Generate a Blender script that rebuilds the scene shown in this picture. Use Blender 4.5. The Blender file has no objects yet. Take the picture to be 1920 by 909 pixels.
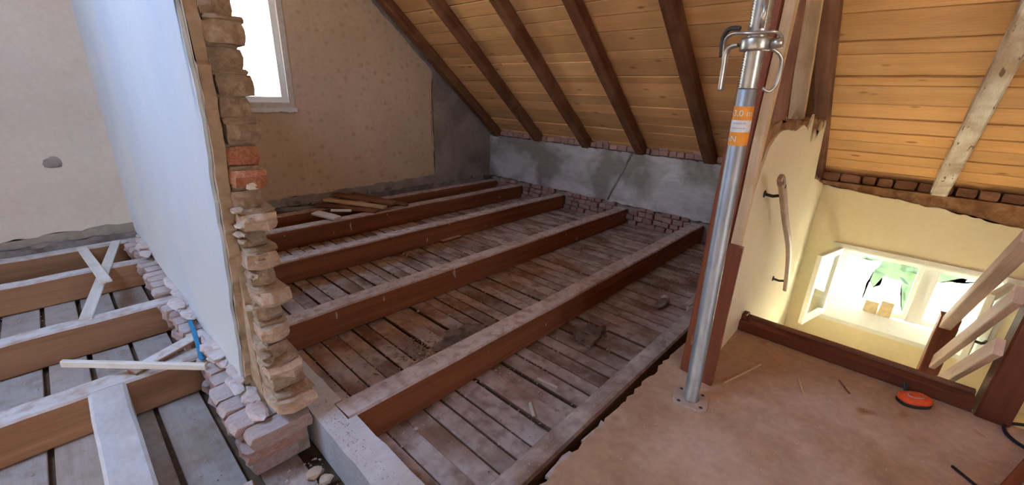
import bpy, bmesh, math, random
from mathutils import Vector, Matrix, noise
random.seed(7)
rnd = random.uniform
scene = bpy.context.scene
COL = scene.collection

# ------------------------------------------------------------------ camera
FPX, YAW, PITCH, ROLL, CAMH = 784.25, math.radians(42.18), math.radians(19.64), math.radians(2.08), 1.30
_f = Vector((math.cos(PITCH)*math.cos(YAW), math.cos(PITCH)*math.sin(YAW), -math.sin(PITCH)))
_r = _f.cross(Vector((0, 0, 1))).normalized()
_u = _r.cross(_f)
_r2 = _r*math.cos(ROLL) + _u*math.sin(ROLL)
_u2 = -_r*math.sin(ROLL) + _u*math.cos(ROLL)
cd = bpy.data.cameras.new('camera'); cam = bpy.data.objects.new('camera', cd); COL.objects.link(cam)
cam.matrix_world = Matrix((( _r2.x, _u2.x, -_f.x, 0), (_r2.y, _u2.y, -_f.y, 0), (_r2.z, _u2.z, -_f.z, CAMH), (0, 0, 0, 1)))
cd.sensor_width = 36.0; cd.lens = FPX/1920*36.0; cd.clip_start = 0.02
scene.camera = cam

# ------------------------------------------------------------------ world, sun, exposure
SKY_TOP, SKY_HOR, GROUND, SKY_STRENGTH = (0.42, 0.63, 1.0), (1.0, 0.97, 0.92), (0.70, 0.55, 0.40), 6.0
SUN_STRENGTH = 100.0
w = bpy.data.worlds.new('sky'); scene.world = w; w.use_nodes = True
nt = w.node_tree; nt.nodes.clear()
tc = nt.nodes.new('ShaderNodeTexCoord'); sep = nt.nodes.new('ShaderNodeSeparateXYZ'); rp = nt.nodes.new('ShaderNodeValToRGB')
mr = nt.nodes.new('ShaderNodeMapRange'); mr.inputs[1].default_value = -1; mr.inputs[2].default_value = 1
bg = nt.nodes.new('ShaderNodeBackground'); wo = nt.nodes.new('ShaderNodeOutputWorld')
nt.links.new(tc.outputs['Generated'], sep.inputs[0]); nt.links.new(sep.outputs['Z'], mr.inputs[0]); nt.links.new(mr.outputs[0], rp.inputs[0])
rp.color_ramp.elements[0].position = 0.44; rp.color_ramp.elements[0].color = (*GROUND, 1)
rp.color_ramp.elements[1].position = 0.52; rp.color_ramp.elements[1].color = (*SKY_HOR, 1)
e = rp.color_ramp.elements.new(0.75); e.color = (*SKY_TOP, 1)
nt.links.new(rp.outputs[0], bg.inputs[0]); bg.inputs[1].default_value = SKY_STRENGTH
nt.links.new(bg.outputs[0], wo.inputs[0])
sd = bpy.data.lights.new('sun_offscreen', 'SUN'); sd.energy = SUN_STRENGTH; sd.color = (1, .95, .86); sd.angle = math.radians(1.0)
sun = bpy.data.objects.new('sun_offscreen', sd); COL.objects.link(sun)
sun.rotation_euler = Vector((-0.80, 0.14, -0.58)).to_track_quat('-Z', 'Y').to_euler()
sun.location = (9, -1, 6)
for nm, loc, d, sx, sy in (('window_gable_portal', (1.445, 5.2, 1.66), (0, -1, 0), .85, 1.18), ('window_stair_portal', (5.08, -.33, -.29), (-1, 0, 0), 1.08, .70),
                           ('window_front_offscreen', (.05, -3.27, 1.5), (0, 1, 0), .8, 1.0), ('roof_window_offscreen', (-1.33, 2.3, 3.22), (.636, 0, -.772), 1.7, 1.7)):
    ad = bpy.data.lights.new(nm, 'AREA'); ad.shape = 'RECTANGLE'; ad.size = sx; ad.size_y = sy; ad.cycles.is_portal = True
    ao = bpy.data.objects.new(nm, ad); COL.objects.link(ao); ao.location = loc; ao.rotation_euler = Vector(d).to_track_quat('-Z', 'Z').to_euler()
vs = scene.view_settings
vs.view_transform = 'Standard'; vs.look = 'None'; vs.gamma = 1; vs.use_curve_mapping = False; vs.exposure = 1.7

# ------------------------------------------------------------------ materials
MATS = {}
def mat(name, c1, c2, scale=6, rough=.85, bump=.25, stretch=(1, 1, 1), rand=.12, metallic=0.0,
        dust=None, dust_amt=0.0, dust_side=0.0, dust_lo=.45, spots=None, spot_amt=0.0, spot_scale=20, spot_stretch=(1, 1, 1),
        patch=None, patch_amt=.5, patch_scale=1.5, knots=None, dots=None, dots_scale=14, fine=30, bump_scale=None, pre=None, fv=.13):
    m = bpy.data.materials.new(name); m.use_nodes = True; MATS[name] = m
    t = m.node_tree; N = t.nodes; L = t.links.new
    b = N['Principled BSDF']; b.inputs['Roughness'].default_value = rough; b.inputs['Metallic'].default_value = metallic
    if 'Specular IOR Level' in b.inputs and metallic == 0: b.inputs['Specular IOR Level'].default_value = .25
    co = N.new('ShaderNodeTexCoord'); oi = N.new('ShaderNodeObjectInfo')
    add = N.new('ShaderNodeVectorMath'); add.operation = 'ADD'
    sc = N.new('ShaderNodeMath'); sc.operation = 'MULTIPLY'; sc.inputs[1].default_value = 37.0
    L(oi.outputs['Random'], sc.inputs[0]); L(sc.outputs[0], add.inputs[1])
    if pre:
        pm = N.new('ShaderNodeMapping'); pm.inputs['Scale'].default_value = pre; L(co.outputs['Object'], pm.inputs[0]); L(pm.outputs[0], add.inputs[0])
    else: L(co.outputs['Object'], add.inputs[0])
    mp = N.new('ShaderNodeMapping'); mp.inputs['Scale'].default_value = stretch; L(add.outputs[0], mp.inputs[0])
    def nz(s, vec, detail=4, dist=0.0):
        n = N.new('ShaderNodeTexNoise'); n.inputs['Scale'].default_value = s; n.inputs['Detail'].default_value = detail
        n.inputs['Distortion'].default_value = dist; L(vec, n.inputs['Vector']); return n.outputs['Fac']
    def rng(v, a, bb, c=0, d=1):
        r = N.new('ShaderNodeMapRange'); r.inputs[1].default_value = a; r.inputs[2].default_value = bb
        r.inputs[3].default_value = c; r.inputs[4].default_value = d; L(v, r.inputs[0]); return r.outputs[0]
    def mix(fac, a, bb):
        x = N.new('ShaderNodeMix'); x.data_type = 'RGBA'
        L(fac, x.inputs['Factor']) if not isinstance(fac, float) else None
        if isinstance(fac, float): x.inputs['Factor'].default_value = fac
        for s, v in ((x.inputs[6], a), (x.inputs[7], bb)):
            if isinstance(v, tuple): s.default_value = (*v, 1)
            else: L(v, s)
        return x.outputs[2]
    def mul(a, bb):
        x = N.new('ShaderNodeMath'); x.operation = 'MULTIPLY'; L(a, x.inputs[0])
        if isinstance(bb, float): x.inputs[1].default_value = bb
        else: L(bb, x.inputs[1])
        return x.outputs[0]
    big = nz(scale, mp.outputs[0], 5, .6)
    col = mix(rng(big, .3, .7), c1, c2)
    fi = nz(fine, mp.outputs[0], 6)
    if patch:
        col = mix(mul(rng(nz(patch_scale, add.outputs[0], 6, .4), .45, .62), patch_amt), col, patch)
    if knots:
        v = N.new('ShaderNodeTexVoronoi'); v.inputs['Scale'].default_value = 2.6
        k = N.new('ShaderNodeMapping'); k.inputs['Scale'].default_value = (1.1, 3.2, 3.2); L(add.outputs[0], k.inputs[0]); L(k.outputs[0], v.inputs['Vector'])
        col = mix(rng(v.outputs['Distance'], .06, .13, .85, 0), col, knots)
    if dots:
        v = N.new('ShaderNodeTexVoronoi'); v.inputs['Scale'].default_value = dots_scale; v.inputs['Randomness'].default_value = .55
        L(co.outputs['Object'], v.inputs['Vector'])
        col = mix(rng(v.outputs['Distance'], .18, .42, .75, 0), col, dots)
    hv = N.new('ShaderNodeHueSaturation'); L(col, hv.inputs['Color'])
    va = N.new('ShaderNodeMath'); va.operation = 'ADD'
    L(rng(oi.outputs['Random'], 0, 1, 1-rand, 1+rand), va.inputs[0])
    L(rng(fi, .25, .75, -fv, fv), va.inputs[1]); L(va.outputs[0], hv.inputs['Value'])
    col = hv.outputs['Color']
    if spots:
        s = N.new('ShaderNodeMapping'); s.inputs['Scale'].default_value = spot_stretch; L(add.outputs[0], s.inputs[0])
        col = mix(rng(nz(spot_scale, s.outputs[0], 2), .72-spot_amt, .76-spot_amt), col, spots)
    if dust:
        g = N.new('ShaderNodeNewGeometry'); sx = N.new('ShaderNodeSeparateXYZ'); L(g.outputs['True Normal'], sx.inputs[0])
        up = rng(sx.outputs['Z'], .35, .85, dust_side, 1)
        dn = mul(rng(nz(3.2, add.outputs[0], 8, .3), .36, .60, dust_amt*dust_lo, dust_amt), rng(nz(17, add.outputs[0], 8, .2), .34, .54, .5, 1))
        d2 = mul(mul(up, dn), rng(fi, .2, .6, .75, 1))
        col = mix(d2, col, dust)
    L(col, b.inputs['Base Color'])
    bp = N.new('ShaderNodeBump'); bp.inputs['Strength'].default_value = bump; bp.inputs['Distance'].default_value = .004
    L(nz(bump_scale or fine, mp.outputs[0], 7), bp.inputs['Height']); L(bp.outputs[0], b.inputs['Normal'])
    return m

DUST = (.62, .55, .52)
G = (.35, 9, 9)
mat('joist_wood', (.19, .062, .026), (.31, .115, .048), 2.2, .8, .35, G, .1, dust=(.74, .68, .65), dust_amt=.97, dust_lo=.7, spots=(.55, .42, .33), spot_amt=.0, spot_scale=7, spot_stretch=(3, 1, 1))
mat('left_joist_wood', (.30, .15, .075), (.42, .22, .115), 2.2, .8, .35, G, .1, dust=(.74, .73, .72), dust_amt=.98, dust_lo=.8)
mat('whitewashed_beam', (.62, .64, .66), (.74, .75, .75), 3, .9, .5, (1, 2, 2), .04, patch=(.42, .36, .33), patch_amt=.6, dust=(.55, .49, .46), dust_amt=.7)
mat('lath_board', (.17, .085, .045), (.29, .16, .09), 2.5, .92, .7, G, .2, dust=(.66, .60, .56), dust_amt=.88, dust_lo=.14, patch=(.12, .055, .025), patch_amt=.6, patch_scale=2.2)
mat('pale_board', (.30, .22, .17), (.42, .33, .27), 2.5, .92, .5, G, .15, dust=(.50, .475, .455), dust_amt=.85, patch=(.25, .15, .09), patch_amt=.5)
mat('underlay', (.10, .06, .04), (.2, .13, .09), 6, .95, .8, rand=0)
mat('pine_board', (.76, .40, .155), (.86, .51, .235), 1.6, .7, .15, (.25, 7, 7), .16, knots=(.36, .15, .06), patch=(.62, .34, .15), patch_amt=.5, patch_scale=1.3)
mat('rafter_wood', (.11, .042, .02), (.21, .085, .04), 2.5, .75, .5, G, .12, patch=(.30, .15, .08), patch_amt=.5, patch_scale=3)
mat('weathered_rafter', (.40, .30, .22), (.55, .44, .34), 2.5, .85, .5, (.8, 5, 5), .05, patch=(.78, .73, .67), patch_amt=.95, patch_scale=4, spots=(.2, .13, .09), spot_amt=.08, spot_scale=10, spot_stretch=(1, 3, 3))
mat('stud_wood', (.20, .085, .045), (.32, .15, .085), 2.5, .75, .4, G, .12, patch=(.14, .05, .028), patch_amt=.6, patch_scale=2)
mat('painted_redwood', (.17, .045, .022), (.27, .085, .04), 2.5, .55, .3, G, .08, spots=(.52, .30, .18), spot_amt=.02, spot_scale=6)
mat('newel_redwood', (.10, .025, .014), (.17, .05, .025), 2.5, .5, .3, G, .08)
mat('fresh_lath', (.62, .44, .26), (.74, .56, .36), 2.5, .75, .3, G, .1, patch=(.45, .27, .13), patch_amt=.5, patch_scale=4)
mat('pink_rail', (.52, .36, .28), (.62, .45, .36), 2.5, .6, .2, G, .06)
mat('batten_white', (.68, .64, .58), (.80, .76, .70), 2.5, .8, .2, G, .08, patch=(.55, .45, .36), patch_amt=.4, patch_scale=4)
mat('wallpaper', (.62, .46, .315), (.69, .53, .38), 1.2, .9, .05, rand=0, patch=(.52, .375, .25), patch_amt=.5, patch_scale=1.0, dots=(.50, .31, .19), dots_scale=11, fv=0.07)
mat('plain_paper', (.63, .54, .45), (.70, .61, .52), 1.2, .9, .04, rand=0, patch=(.56, .46, .38), patch_amt=.4, patch_scale=2, fv=0.05)
mat('grey_render', (.30, .25, .21), (.42, .36, .31), 2.0, .95, .8, rand=0, patch=(.22, .17, .14), patch_amt=.7, patch_scale=2.5)
mat('dark_render', (.20, .17, .15), (.36, .31, .28), 5, .95, 1.0, rand=0, patch=(.13, .10, .09), patch_amt=.8, patch_scale=4)
mat('cement', (.50, .49, .48), (.68, .67, .66), 1.2, .95, .6, (.6, .6, 2.2), rand=0, patch=(.27, .235, .21), patch_amt=.9, patch_scale=1.9, fine=18)
mat('blue_plaster', (.56, .66, .78), (.64, .73, .82), 1.3, .55, .02, rand=0, patch=(.68, .73, .76), patch_amt=.7, patch_scale=1.2, fv=0.025)
mat('broken_plaster', (.42, .31, .21), (.56, .44, .32), 14, .95, 1.0, rand=.05, patch=(.34, .23, .14), patch_amt=.6, patch_scale=6)
mat('mortared_brick', (.37, .27, .19), (.50, .385, .285), 5, .95, 1.0, rand=.14, patch=(.30, .185, .12), patch_amt=.65, patch_scale=3.5, dust=(.55, .45, .36), dust_amt=.5, fine=22, pre=(1.1, 2.2, .66))
mat('red_brick', (.42, .15, .07), (.52, .21, .11), 9, .95, .9, rand=.1, patch=(.58, .42, .32), patch_amt=.35, patch_scale=9, pre=(1.1, 2.2, .66))
mat('buff_brick', (.52, .38, .275), (.66, .53, .42), 5, .95, 1.0, rand=.1, patch=(.44, .25, .15), patch_amt=.6, patch_scale=3.5, dust=(.60, .49, .39), dust_amt=.5, fine=22, pre=(1.1, 2.2, .66))
mat('dusty_brick', (.52, .37, .32), (.62, .48, .43), 9, .95, .9, rand=.1, patch=(.46, .22, .17), patch_amt=.45, patch_scale=7, dust=(.70, .66, .66), dust_amt=.95, pre=(1.1, 2.2, .66))
mat('pink_brick', (.45, .22, .165), (.54, .33, .27), 9, .95, .9, rand=.2, patch=(.55, .42, .36), patch_amt=.6, patch_scale=7, dust=(.66, .60, .57), dust_amt=.7, pre=(1.1, 2.2, .66))
mat('ledge_brick', (.26, .12, .065), (.36, .18, .10), 9, .95, 1.0, rand=.2, patch=(.20, .10, .06), patch_amt=.7, patch_scale=9, pre=(1.1, 2.2, .66))
mat('mortar', (.40, .31, .24), (.54, .45, .37), 14, .97, 1.0, rand=.05, dust=(.62, .56, .52), dust_amt=.6)
mat('screed', (.39, .245, .145), (.49, .325, .205), 2.5, .93, .5, rand=0, patch=(.62, .46, .36), patch_amt=.8, patch_scale=1.5, spots=(.30, .15, .07), spot_amt=.03, spot_scale=3.5, bump_scale=14)
mat('screed_edge', (.62, .50, .42), (.72, .60, .52), 8, .95, .9, rand=.1)
mat('cream', (.83, .71, .47), (.86, .76, .53), 1.4, .8, .03, rand=0, fv=0.03)
mat('stair_plaster', (.76, .66, .47), (.80, .71, .53), 1.4, .8, .03, rand=0, patch=(.74, .63, .43), patch_amt=.5, fv=0.03)
mat('wood_wool', (.26, .13, .06), (.42, .24, .12), 22, .97, 1.0, rand=0, patch=(.16, .07, .03), patch_amt=.6, patch_scale=10)
mat('white_paint', (.80, .79, .75), (.84, .83, .80), 3, .45, .05, rand=.02, fv=0.03)
mat('window_paint', (.60, .55, .47), (.66, .61, .53), 3, .5, .1, rand=.03)
mat('torn_paper', (.86, .85, .82), (.9, .89, .86), 6, .9, .2, rand=.02)
mat('carton', (.78, .62, .38), (.82, .68, .45), 6, .85, .1, rand=.05)
mat('galvanised', (.26, .29, .32), (.42, .44, .46), 14, .5, .08, (1, 1, .35), .0, metallic=.75, patch=(.30, .33, .37), patch_amt=.5, patch_scale=9, fv=0.08)
mat('bright_zinc', (.42, .42, .40), (.56, .55, .52), 20, .36, .05, rand=0, metallic=.85)
mat('plate_zinc', (.46, .38, .32), (.56, .47, .40), 20, .6, .2, rand=0, metallic=.3, dust=(.60, .46, .36), dust_amt=.7)
mat('dark_metal', (.035, .033, .032), (.07, .065, .06), 10, .6, .1, rand=.05)
mat('orange_sticker', (.80, .30, .03), (.84, .34, .05), 5, .5, .0, rand=0)
mat('white_sticker', (.74, .74, .74), (.80, .80, .80), 5, .5, .0, rand=0)
mat('grey_print', (.42, .44, .48), (.48, .50, .54), 5, .6, .0, rand=0)
mat('orange_plastic', (.80, .10, .025), (.86, .13, .035), 5, .4, .0, rand=0)
mat('black_plastic', (.02, .018, .016), (.035, .03, .028), 8, .5, .1, rand=0)
mat('blue_plastic', (.03, .22, .42), (.05, .28, .50), 8, .5, .1, rand=0)
mat('chips', (.50, .42, .36), (.66, .58, .51), 20, .95, .4, rand=.05)
mat('dirt', (.16, .12, .10), (.36, .29, .24), 12, .97, 1.0, rand=.1, patch=(.10, .075, .065), patch_amt=.6, patch_scale=7)
mat('foliage', (.03, .06, .035), (.07, .11, .06), 6, .8, .3, rand=.1)
mat('lawn', (.10, .17, .05), (.17, .23, .08), 2, .95, .3, rand=0)
mat('handrail_wood', (.40, .28, .21), (.50, .37, .29), 3, .5, .15, G, .0)
gl = bpy.data.materials.new('glass'); gl.use_nodes = True; MATS['glass'] = gl
gn = gl.node_tree; gn.nodes.clear(); _o = gn.nodes.new('ShaderNodeOutputMaterial'); _t = gn.nodes.new('ShaderNodeBsdfTransparent'); _t.inputs[0].default_value = (.93, .97, .96, 1)
_g = gn.nodes.new('ShaderNodeBsdfGlossy'); _g.inputs['Roughness'].default_value = .03; _m = gn.nodes.new('ShaderNodeMixShader'); _m.inputs[0].default_value = .06
gn.links.new(_t.outputs[0], _m.inputs[1]); gn.links.new(_g.outputs[0], _m.inputs[2]); gn.links.new(_m.outputs[0], _o.inputs[0])
tp = MATS['torn_paper'].node_tree; _b = tp.nodes['Principled BSDF']; _t = tp.nodes.new('ShaderNodeBsdfTranslucent'); _t.inputs[0].default_value = (.9, .88, .82, 1)
_m = tp.nodes.new('ShaderNodeMixShader'); _m.inputs[0].default_value = .6; tp.links.new(_b.outputs[0], _m.inputs[1]); tp.links.new(_t.outputs[0], _m.inputs[2])
tp.links.new(_m.outputs[0], tp.nodes['Material Output'].inputs[0])

# ------------------------------------------------------------------ helpers
def tag(o, label=None, cat=None, group=None, kind=None):
    if label: o['label'] = label
    if cat: o['category'] = cat
    if group: o['group'] = group
    if kind: o['kind'] = kind
    return o
def empty(name, loc=(0, 0, 0)):
    o = bpy.data.objects.new(name, None); o.location = loc; o.empty_display_size = .1; COL.objects.link(o); return o
def link(name, me, m, parent=None):
    o = bpy.data.objects.new(name, me); COL.objects.link(o)
    if m and not me.materials: me.materials.append(MATS[m])
    if parent: o.parent = parent
    return o
def world_loc(p):
    v = Vector((0, 0, 0))
    while p: v += p.location; p = p.parent
    return v
def place(o, loc, axes=None):
    """put o at a world point; parents carry translations only"""
    l = Vector(loc) - world_loc(o.parent)
    if axes:
        M3 = Matrix((axes[0], axes[1], axes[2])).transposed()
        o.rotation_euler = M3.to_euler()
    o.location = l
    return o
def from_bm(name, bm, m, parent=None, loc=(0, 0, 0), axes=None, smooth=False):
    me = bpy.data.meshes.new(name); bmesh.ops.recalc_face_normals(bm, faces=bm.faces[:]); bm.to_mesh(me); bm.free()
    if smooth:
        for p in me.polygons: p.use_smooth = True
    return place(link(name, me, m, parent), loc, axes)
def bm_box(bm, lo, hi):
    v = [bm.verts.new((x, y, z)) for x in (lo[0], hi[0]) for y in (lo[1], hi[1]) for z in (lo[2], hi[2])]
    for f in ((0, 1, 3, 2), (4, 6, 7, 5), (0, 4, 5, 1), (2, 3, 7, 6), (0, 2, 6, 4), (1, 5, 7, 3)):
        bm.faces.new([v[i] for i in f])
    return v
def timber_mesh(L, W, H, seg=10, jit=.004, bev=.006):
    """length along local X, centred; slightly uneven sawn timber"""
    bm = bmesh.new()
    c = [(-1, -1), (1, -1), (1, 1), (-1, 1)]
    prof = []
    for i, (a, d) in enumerate(c):
        n = c[(i+1) % 4]; p = c[i-1]
        def off(q): return (a*W/2 + (q[0]-a)/2*bev, d*H/2 + (q[1]-d)/2*bev)
        prof += [off(p), off(n)]
    rings = []
    for s in range(seg+1):
        x = -L/2 + L*s/seg
        oy, oz = rnd(-jit, jit), rnd(-jit, jit)
        k = 1 + rnd(-jit, jit)*2
        rings.append([bm.verts.new((x + (rnd(-jit, jit) if s in (0, seg) else 0), y*k+oy*.6, z*k+oz*.6)) for y, z in prof])
    n = len(prof)
    for s in range(seg):
        for i in range(n): bm.faces.new((rings[s][i], rings[s][(i+1) % n], rings[s+1][(i+1) % n], rings[s+1][i]))
    bm.faces.new(rings[0]); bm.faces.new(list(reversed(rings[-1])))
    return bm
def bar(name, p0, p1, W, H, m, parent=None, up=(0, 0, 1), seg=6, jit=.002, bev=.004):
    p0, p1 = Vector(p0), Vector(p1); d = p1-p0; L = d.length; ax = d.normalized()
    ay = Vector(up).cross(ax).normalized(); az = ax.cross(ay)
    return from_bm(name, timber_mesh(L, W, H, seg, jit, bev), m, parent, (p0+p1)/2, (ax, ay, az))
def box(name, lo, hi, m, parent=None, jit=.0, bev=.003, seg=1):
    """axis aligned timber, long axis picked automatically"""
    lo, hi = Vector(lo), Vector(hi); s = hi-lo; c = (lo+hi)/2
    k = max(range(3), key=lambda i: s[i])
    X, Y, Z = Vector((1, 0, 0)), Vector((0, 1, 0)), Vector((0, 0, 1))
    ax, ay, az = ((X, Y, Z), (Y, -X, Z), (Z, Y, -X))[k]
    dims = (s[k], s[1] if k != 1 else s[0], s[2] if k != 2 else s[0])
    return from_bm(name, timber_mesh(*dims, seg, jit, min(bev, min(dims)*.3)), m, parent, c, (ax, ay, az))
BRICKS = []
def brick_meshes():
    for k in range(10):
        bm = bmesh.new(); bmesh.ops.create_cube(bm, size=1)
        bmesh.ops.bevel(bm, geom=bm.edges[:]+bm.verts[:], offset=.07, segments=1, affect='EDGES')
        for v in bm.verts: v.co += Vector((rnd(-.035, .035), rnd(-.035, .035), rnd(-.05, .05)))
        me = bpy.data.meshes.new('brick'); bm.to_mesh(me); bm.free(); BRICKS.append(me)
brick_meshes()
ROUGH = []
for k in range(8):
    bm = bmesh.new(); bmesh.ops.create_cube(bm, size=1); bmesh.ops.subdivide_edges(bm, edges=bm.edges[:], cuts=2, use_grid_fill=True)
    for v in bm.verts:
        n = noise.noise_vector(v.co*2.3+Vector((k*9.1, 2, k)))
        e_ = sum(abs(abs(c)-.5) < .01 for c in v.co)
        v.co = v.co*(1-.05*max(0, e_-1)) + n*.065
    me = bpy.data.meshes.new('rough_brick'); bm.to_mesh(me); bm.free(); ROUGH.append(me)
BR_CACHE = {}
def brick(c, size, m, parent, rot=.0, name='brick', rough=False):
    k = (random.randrange(8 if rough else 10), m, rough)
    if k not in BR_CACHE:
        me = (ROUGH if rough else BRICKS)[k[0]].copy(); me.materials.clear(); me.materials.append(MATS[m]); BR_CACHE[k] = me
    o = bpy.data.objects.new(name, BR_CACHE[k]); COL.objects.link(o); o.parent = parent
    o.location = Vector(c)-world_loc(parent); o.scale = size
    o.rotation_euler = (rnd(-rot, rot)*.4, rnd(-rot, rot)*.4, rnd(-rot, rot))
    return o
def ragged(pts, amp, step, closed=True, skip=()):
    """subdivide a polygon outline and jitter it; sides listed in skip stay straight"""
    out = []
    n = len(pts)
    for i in range(n):
        a, c = Vector(pts[i]), Vector(pts[(i+1) % n]); d = c-a
        if i in skip: out.append(a); continue
        k = max(1, int(d.length/step)); nrm = Vector((-d.y, d.x)).normalized()
        for j in range(k):
            p = a+d*j/k
            if j: p = p+nrm*rnd(-amp, amp)+d.normalized()*rnd(-.3, .3)*step
            out.append(p)
    return out
def slab(name, outline, t0, t1, plane, m, parent=None, loc=None):
    """polygon outline extruded along the missing axis: plane 'xz' (y), 'yz' (x), 'xy' (z)"""
    bm = bmesh.new()
    f = {'xz': lambda p, t: (p[0], t, p[1]), 'yz': lambda p, t: (t, p[0], p[1]), 'xy': lambda p, t: (p[0], p[1], t)}[plane]
    a = [bm.verts.new(f(p, t0)) for p in outline]; c = [bm.verts.new(f(p, t1)) for p in outline]
    fa = bm.faces.new(a); fb = bm.faces.new(list(reversed(c))); n = len(a)
    for i in range(n): bm.faces.new((a[i], a[(i+1) % n], c[(i+1) % n], c[i]))
    bmesh.ops.triangulate(bm, faces=[fa, fb])
    if loc is None: loc = (0, 0, 0)
    for v in bm.verts: v.co -= Vector(loc)
    return from_bm(name, bm, m, parent, loc)
def wall_boxes(name, boxes, m, parent=None):
    bm = bmesh.new()
    for lo, hi in boxes: bm_box(bm, lo, hi)
    return from_bm(name, bm, m, parent)
def lathe(name, prof, m, parent=None, loc=(0, 0, 0), axes=None, n=32, smooth=True, cap=True):
    bm = bmesh.new(); rings = []
    for r, z in prof: rings.append([bm.verts.new((r*math.cos(2*math.pi*i/n), r*math.sin(2*math.pi*i/n), z)) for i in range(n)])
    for a, c in zip(rings, rings[1:]):
        for i in range(n): bm.faces.new((a[i], a[(i+1) % n], c[(i+1) % n], c[i]))
    if cap:
        bm.faces.new(list(reversed(rings[0]))); bm.faces.new(rings[-1])
    o = from_bm(name, bm, m, parent, loc, axes, smooth)
    if smooth:
        for p in o.data.polygons:
            if len(p.vertices) > 4: p.use_smooth = False
    return o
def tube(name, pts, r, m, parent=None, n=10, loc=None, flat=1.0):
    pts = [Vector(p) for p in pts]
    loc = Vector(loc) if loc is not None else pts[0].copy()
    bm = bmesh.new(); rings = []; prev = None
    for i, p in enumerate(pts):
        t = ((pts[min(i+1, len(pts)-1)]-pts[max(i-1, 0)])).normalized()
        u = Vector((0, 0, 1)) if abs(t.z) < .95 else Vector((1, 0, 0))
        if prev is not None: u = prev
        s = t.cross(u).normalized(); u = s.cross(t); prev = u
        rings.append([bm.verts.new(p-loc+s*r*math.cos(2*math.pi*k/n)+u*r*flat*math.sin(2*math.pi*k/n)) for k in range(n)])
    for a, c in zip(rings, rings[1:]):
        for k in range(n): bm.faces.new((a[k], a[(k+1) % n], c[(k+1) % n], c[k]))
    bm.faces.new(list(reversed(rings[0]))); bm.faces.new(rings[-1])
    return from_bm(name, bm, m, parent, loc, None, True)
def spline(pts, k=8):
    pts = [Vector(p) for p in pts]; out = []
    for i in range(len(pts)-1):
        p0, p1, p2, p3 = pts[max(i-1, 0)], pts[i], pts[i+1], pts[min(i+2, len(pts)-1)]
        for j in range(k):
            t = j/k
            out.append(.5*((2*p1)+(-p0+p2)*t+(2*p0-5*p1+4*p2-p3)*t*t+(-p0+3*p1-3*p2+p3)*t**3))
    return out+[pts[-1]]
def lump(name, c, size, m, parent=None, seed=0, sub=2, amp=.35):
    bm = bmesh.new(); bmesh.ops.create_icosphere(bm, subdivisions=sub, radius=.5)
    for v in bm.verts:
        n = noise.noise(v.co*3.1+Vector((seed*7.3, seed, 1)))
        v.co *= 1+amp*n+amp*.35*noise.noise(v.co*11+Vector((seed, 3, 7)))*(sub > 2)
        v.co = Vector((v.co.x*size[0], v.co.y*size[1], max(v.co.z, -.32)*size[2]))
    zmin = min(v.co.z for v in bm.verts)
    for v in bm.verts: v.co.z -= zmin
    return from_bm(name, bm, m, parent, c)
def chip_field(name, spots, m, label, cat):
    """loose crumbs nobody could count: one object. spots = (x, y, z, size)"""
    bm = bmesh.new()
    for x, y, z, s in spots:
        q = [Vector((rnd(-1, 1), rnd(-1, 1), 0)).normalized()*s*rnd(.5, 1) for _ in range(4)]
        ang = sorted(q, key=lambda p: math.atan2(p.y, p.x)); h = s*rnd(.25, .7)
        b4 = [bm.verts.new((x+p.x, y+p.y, z-.001)) for p in ang]
        t4 = [bm.verts.new((x+p.x*rnd(.5, .9), y+p.y*rnd(.5, .9), z+h*rnd(.6, 1))) for p in ang]
        bm.faces.new(t4)
        for i in range(4): bm.faces.new((b4[i], b4[(i+1) % 4], t4[(i+1) % 4], t4[i]))
    return tag(from_bm(name, bm, m), label, cat, kind='stuff')

XK, YG = 4.80, 4.90               # knee wall face, gable wall face
SL = .824; ANG = math.atan(SL)    # roof pitch
def zroof(x): return .80+(XK-x)*SL    # underside of the roof boards
BZ = -.23                         # top of the boarding under the joists
JT = -.03                         # joist tops

# ================================================================== SETTING
# ---- gable wall with a window
WX0, WX1, WZ0, WZ1 = 1.02, 1.87, 1.07, 2.25
gw = tag(empty('wall_back', (1, YG, -.3)), kind='structure')
bm = bmesh.new()
def poly_xz(bm, pts, y0, y1):
    a = [bm.verts.new((p[0], y0, p[1])) for p in pts]; c = [bm.verts.new((p[0], y1, p[1])) for p in pts]; n = len(a)
    bm.faces.new(a); bm.faces.new(list(reversed(c)))
    for i in range(n): bm.faces.new((a[i], a[(i+1) % n], c[(i+1) % n], c[i]))
y0, y1 = YG, YG+.28
poly_xz(bm, [(-5.2, -.4), (WX0, -.4), (WX0, zroof(WX0)), (.3, zroof(.3)), (-5.2, 0)], y0, y1)
poly_xz(bm, [(WX0, -.4), (WX1, -.4), (WX1, WZ0), (WX0, WZ0)], y0, y1)
poly_xz(bm, [(WX0, WZ1), (WX1, WZ1), (WX1, zroof(WX1)), (WX0, zroof(WX0))], y0, y1)
poly_xz(bm, [(WX1, -.4), (5.1, -.4), (5.1, zroof(5.1)), (WX1, zroof(WX1))], y0, y1)
for v in bm.verts: v.co -= Vector((1, YG, -.3))
from_bm('render_coat', bm, 'grey_render', gw, (1, YG, -.3))
def diag(x): return zroof(x)-.15
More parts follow.
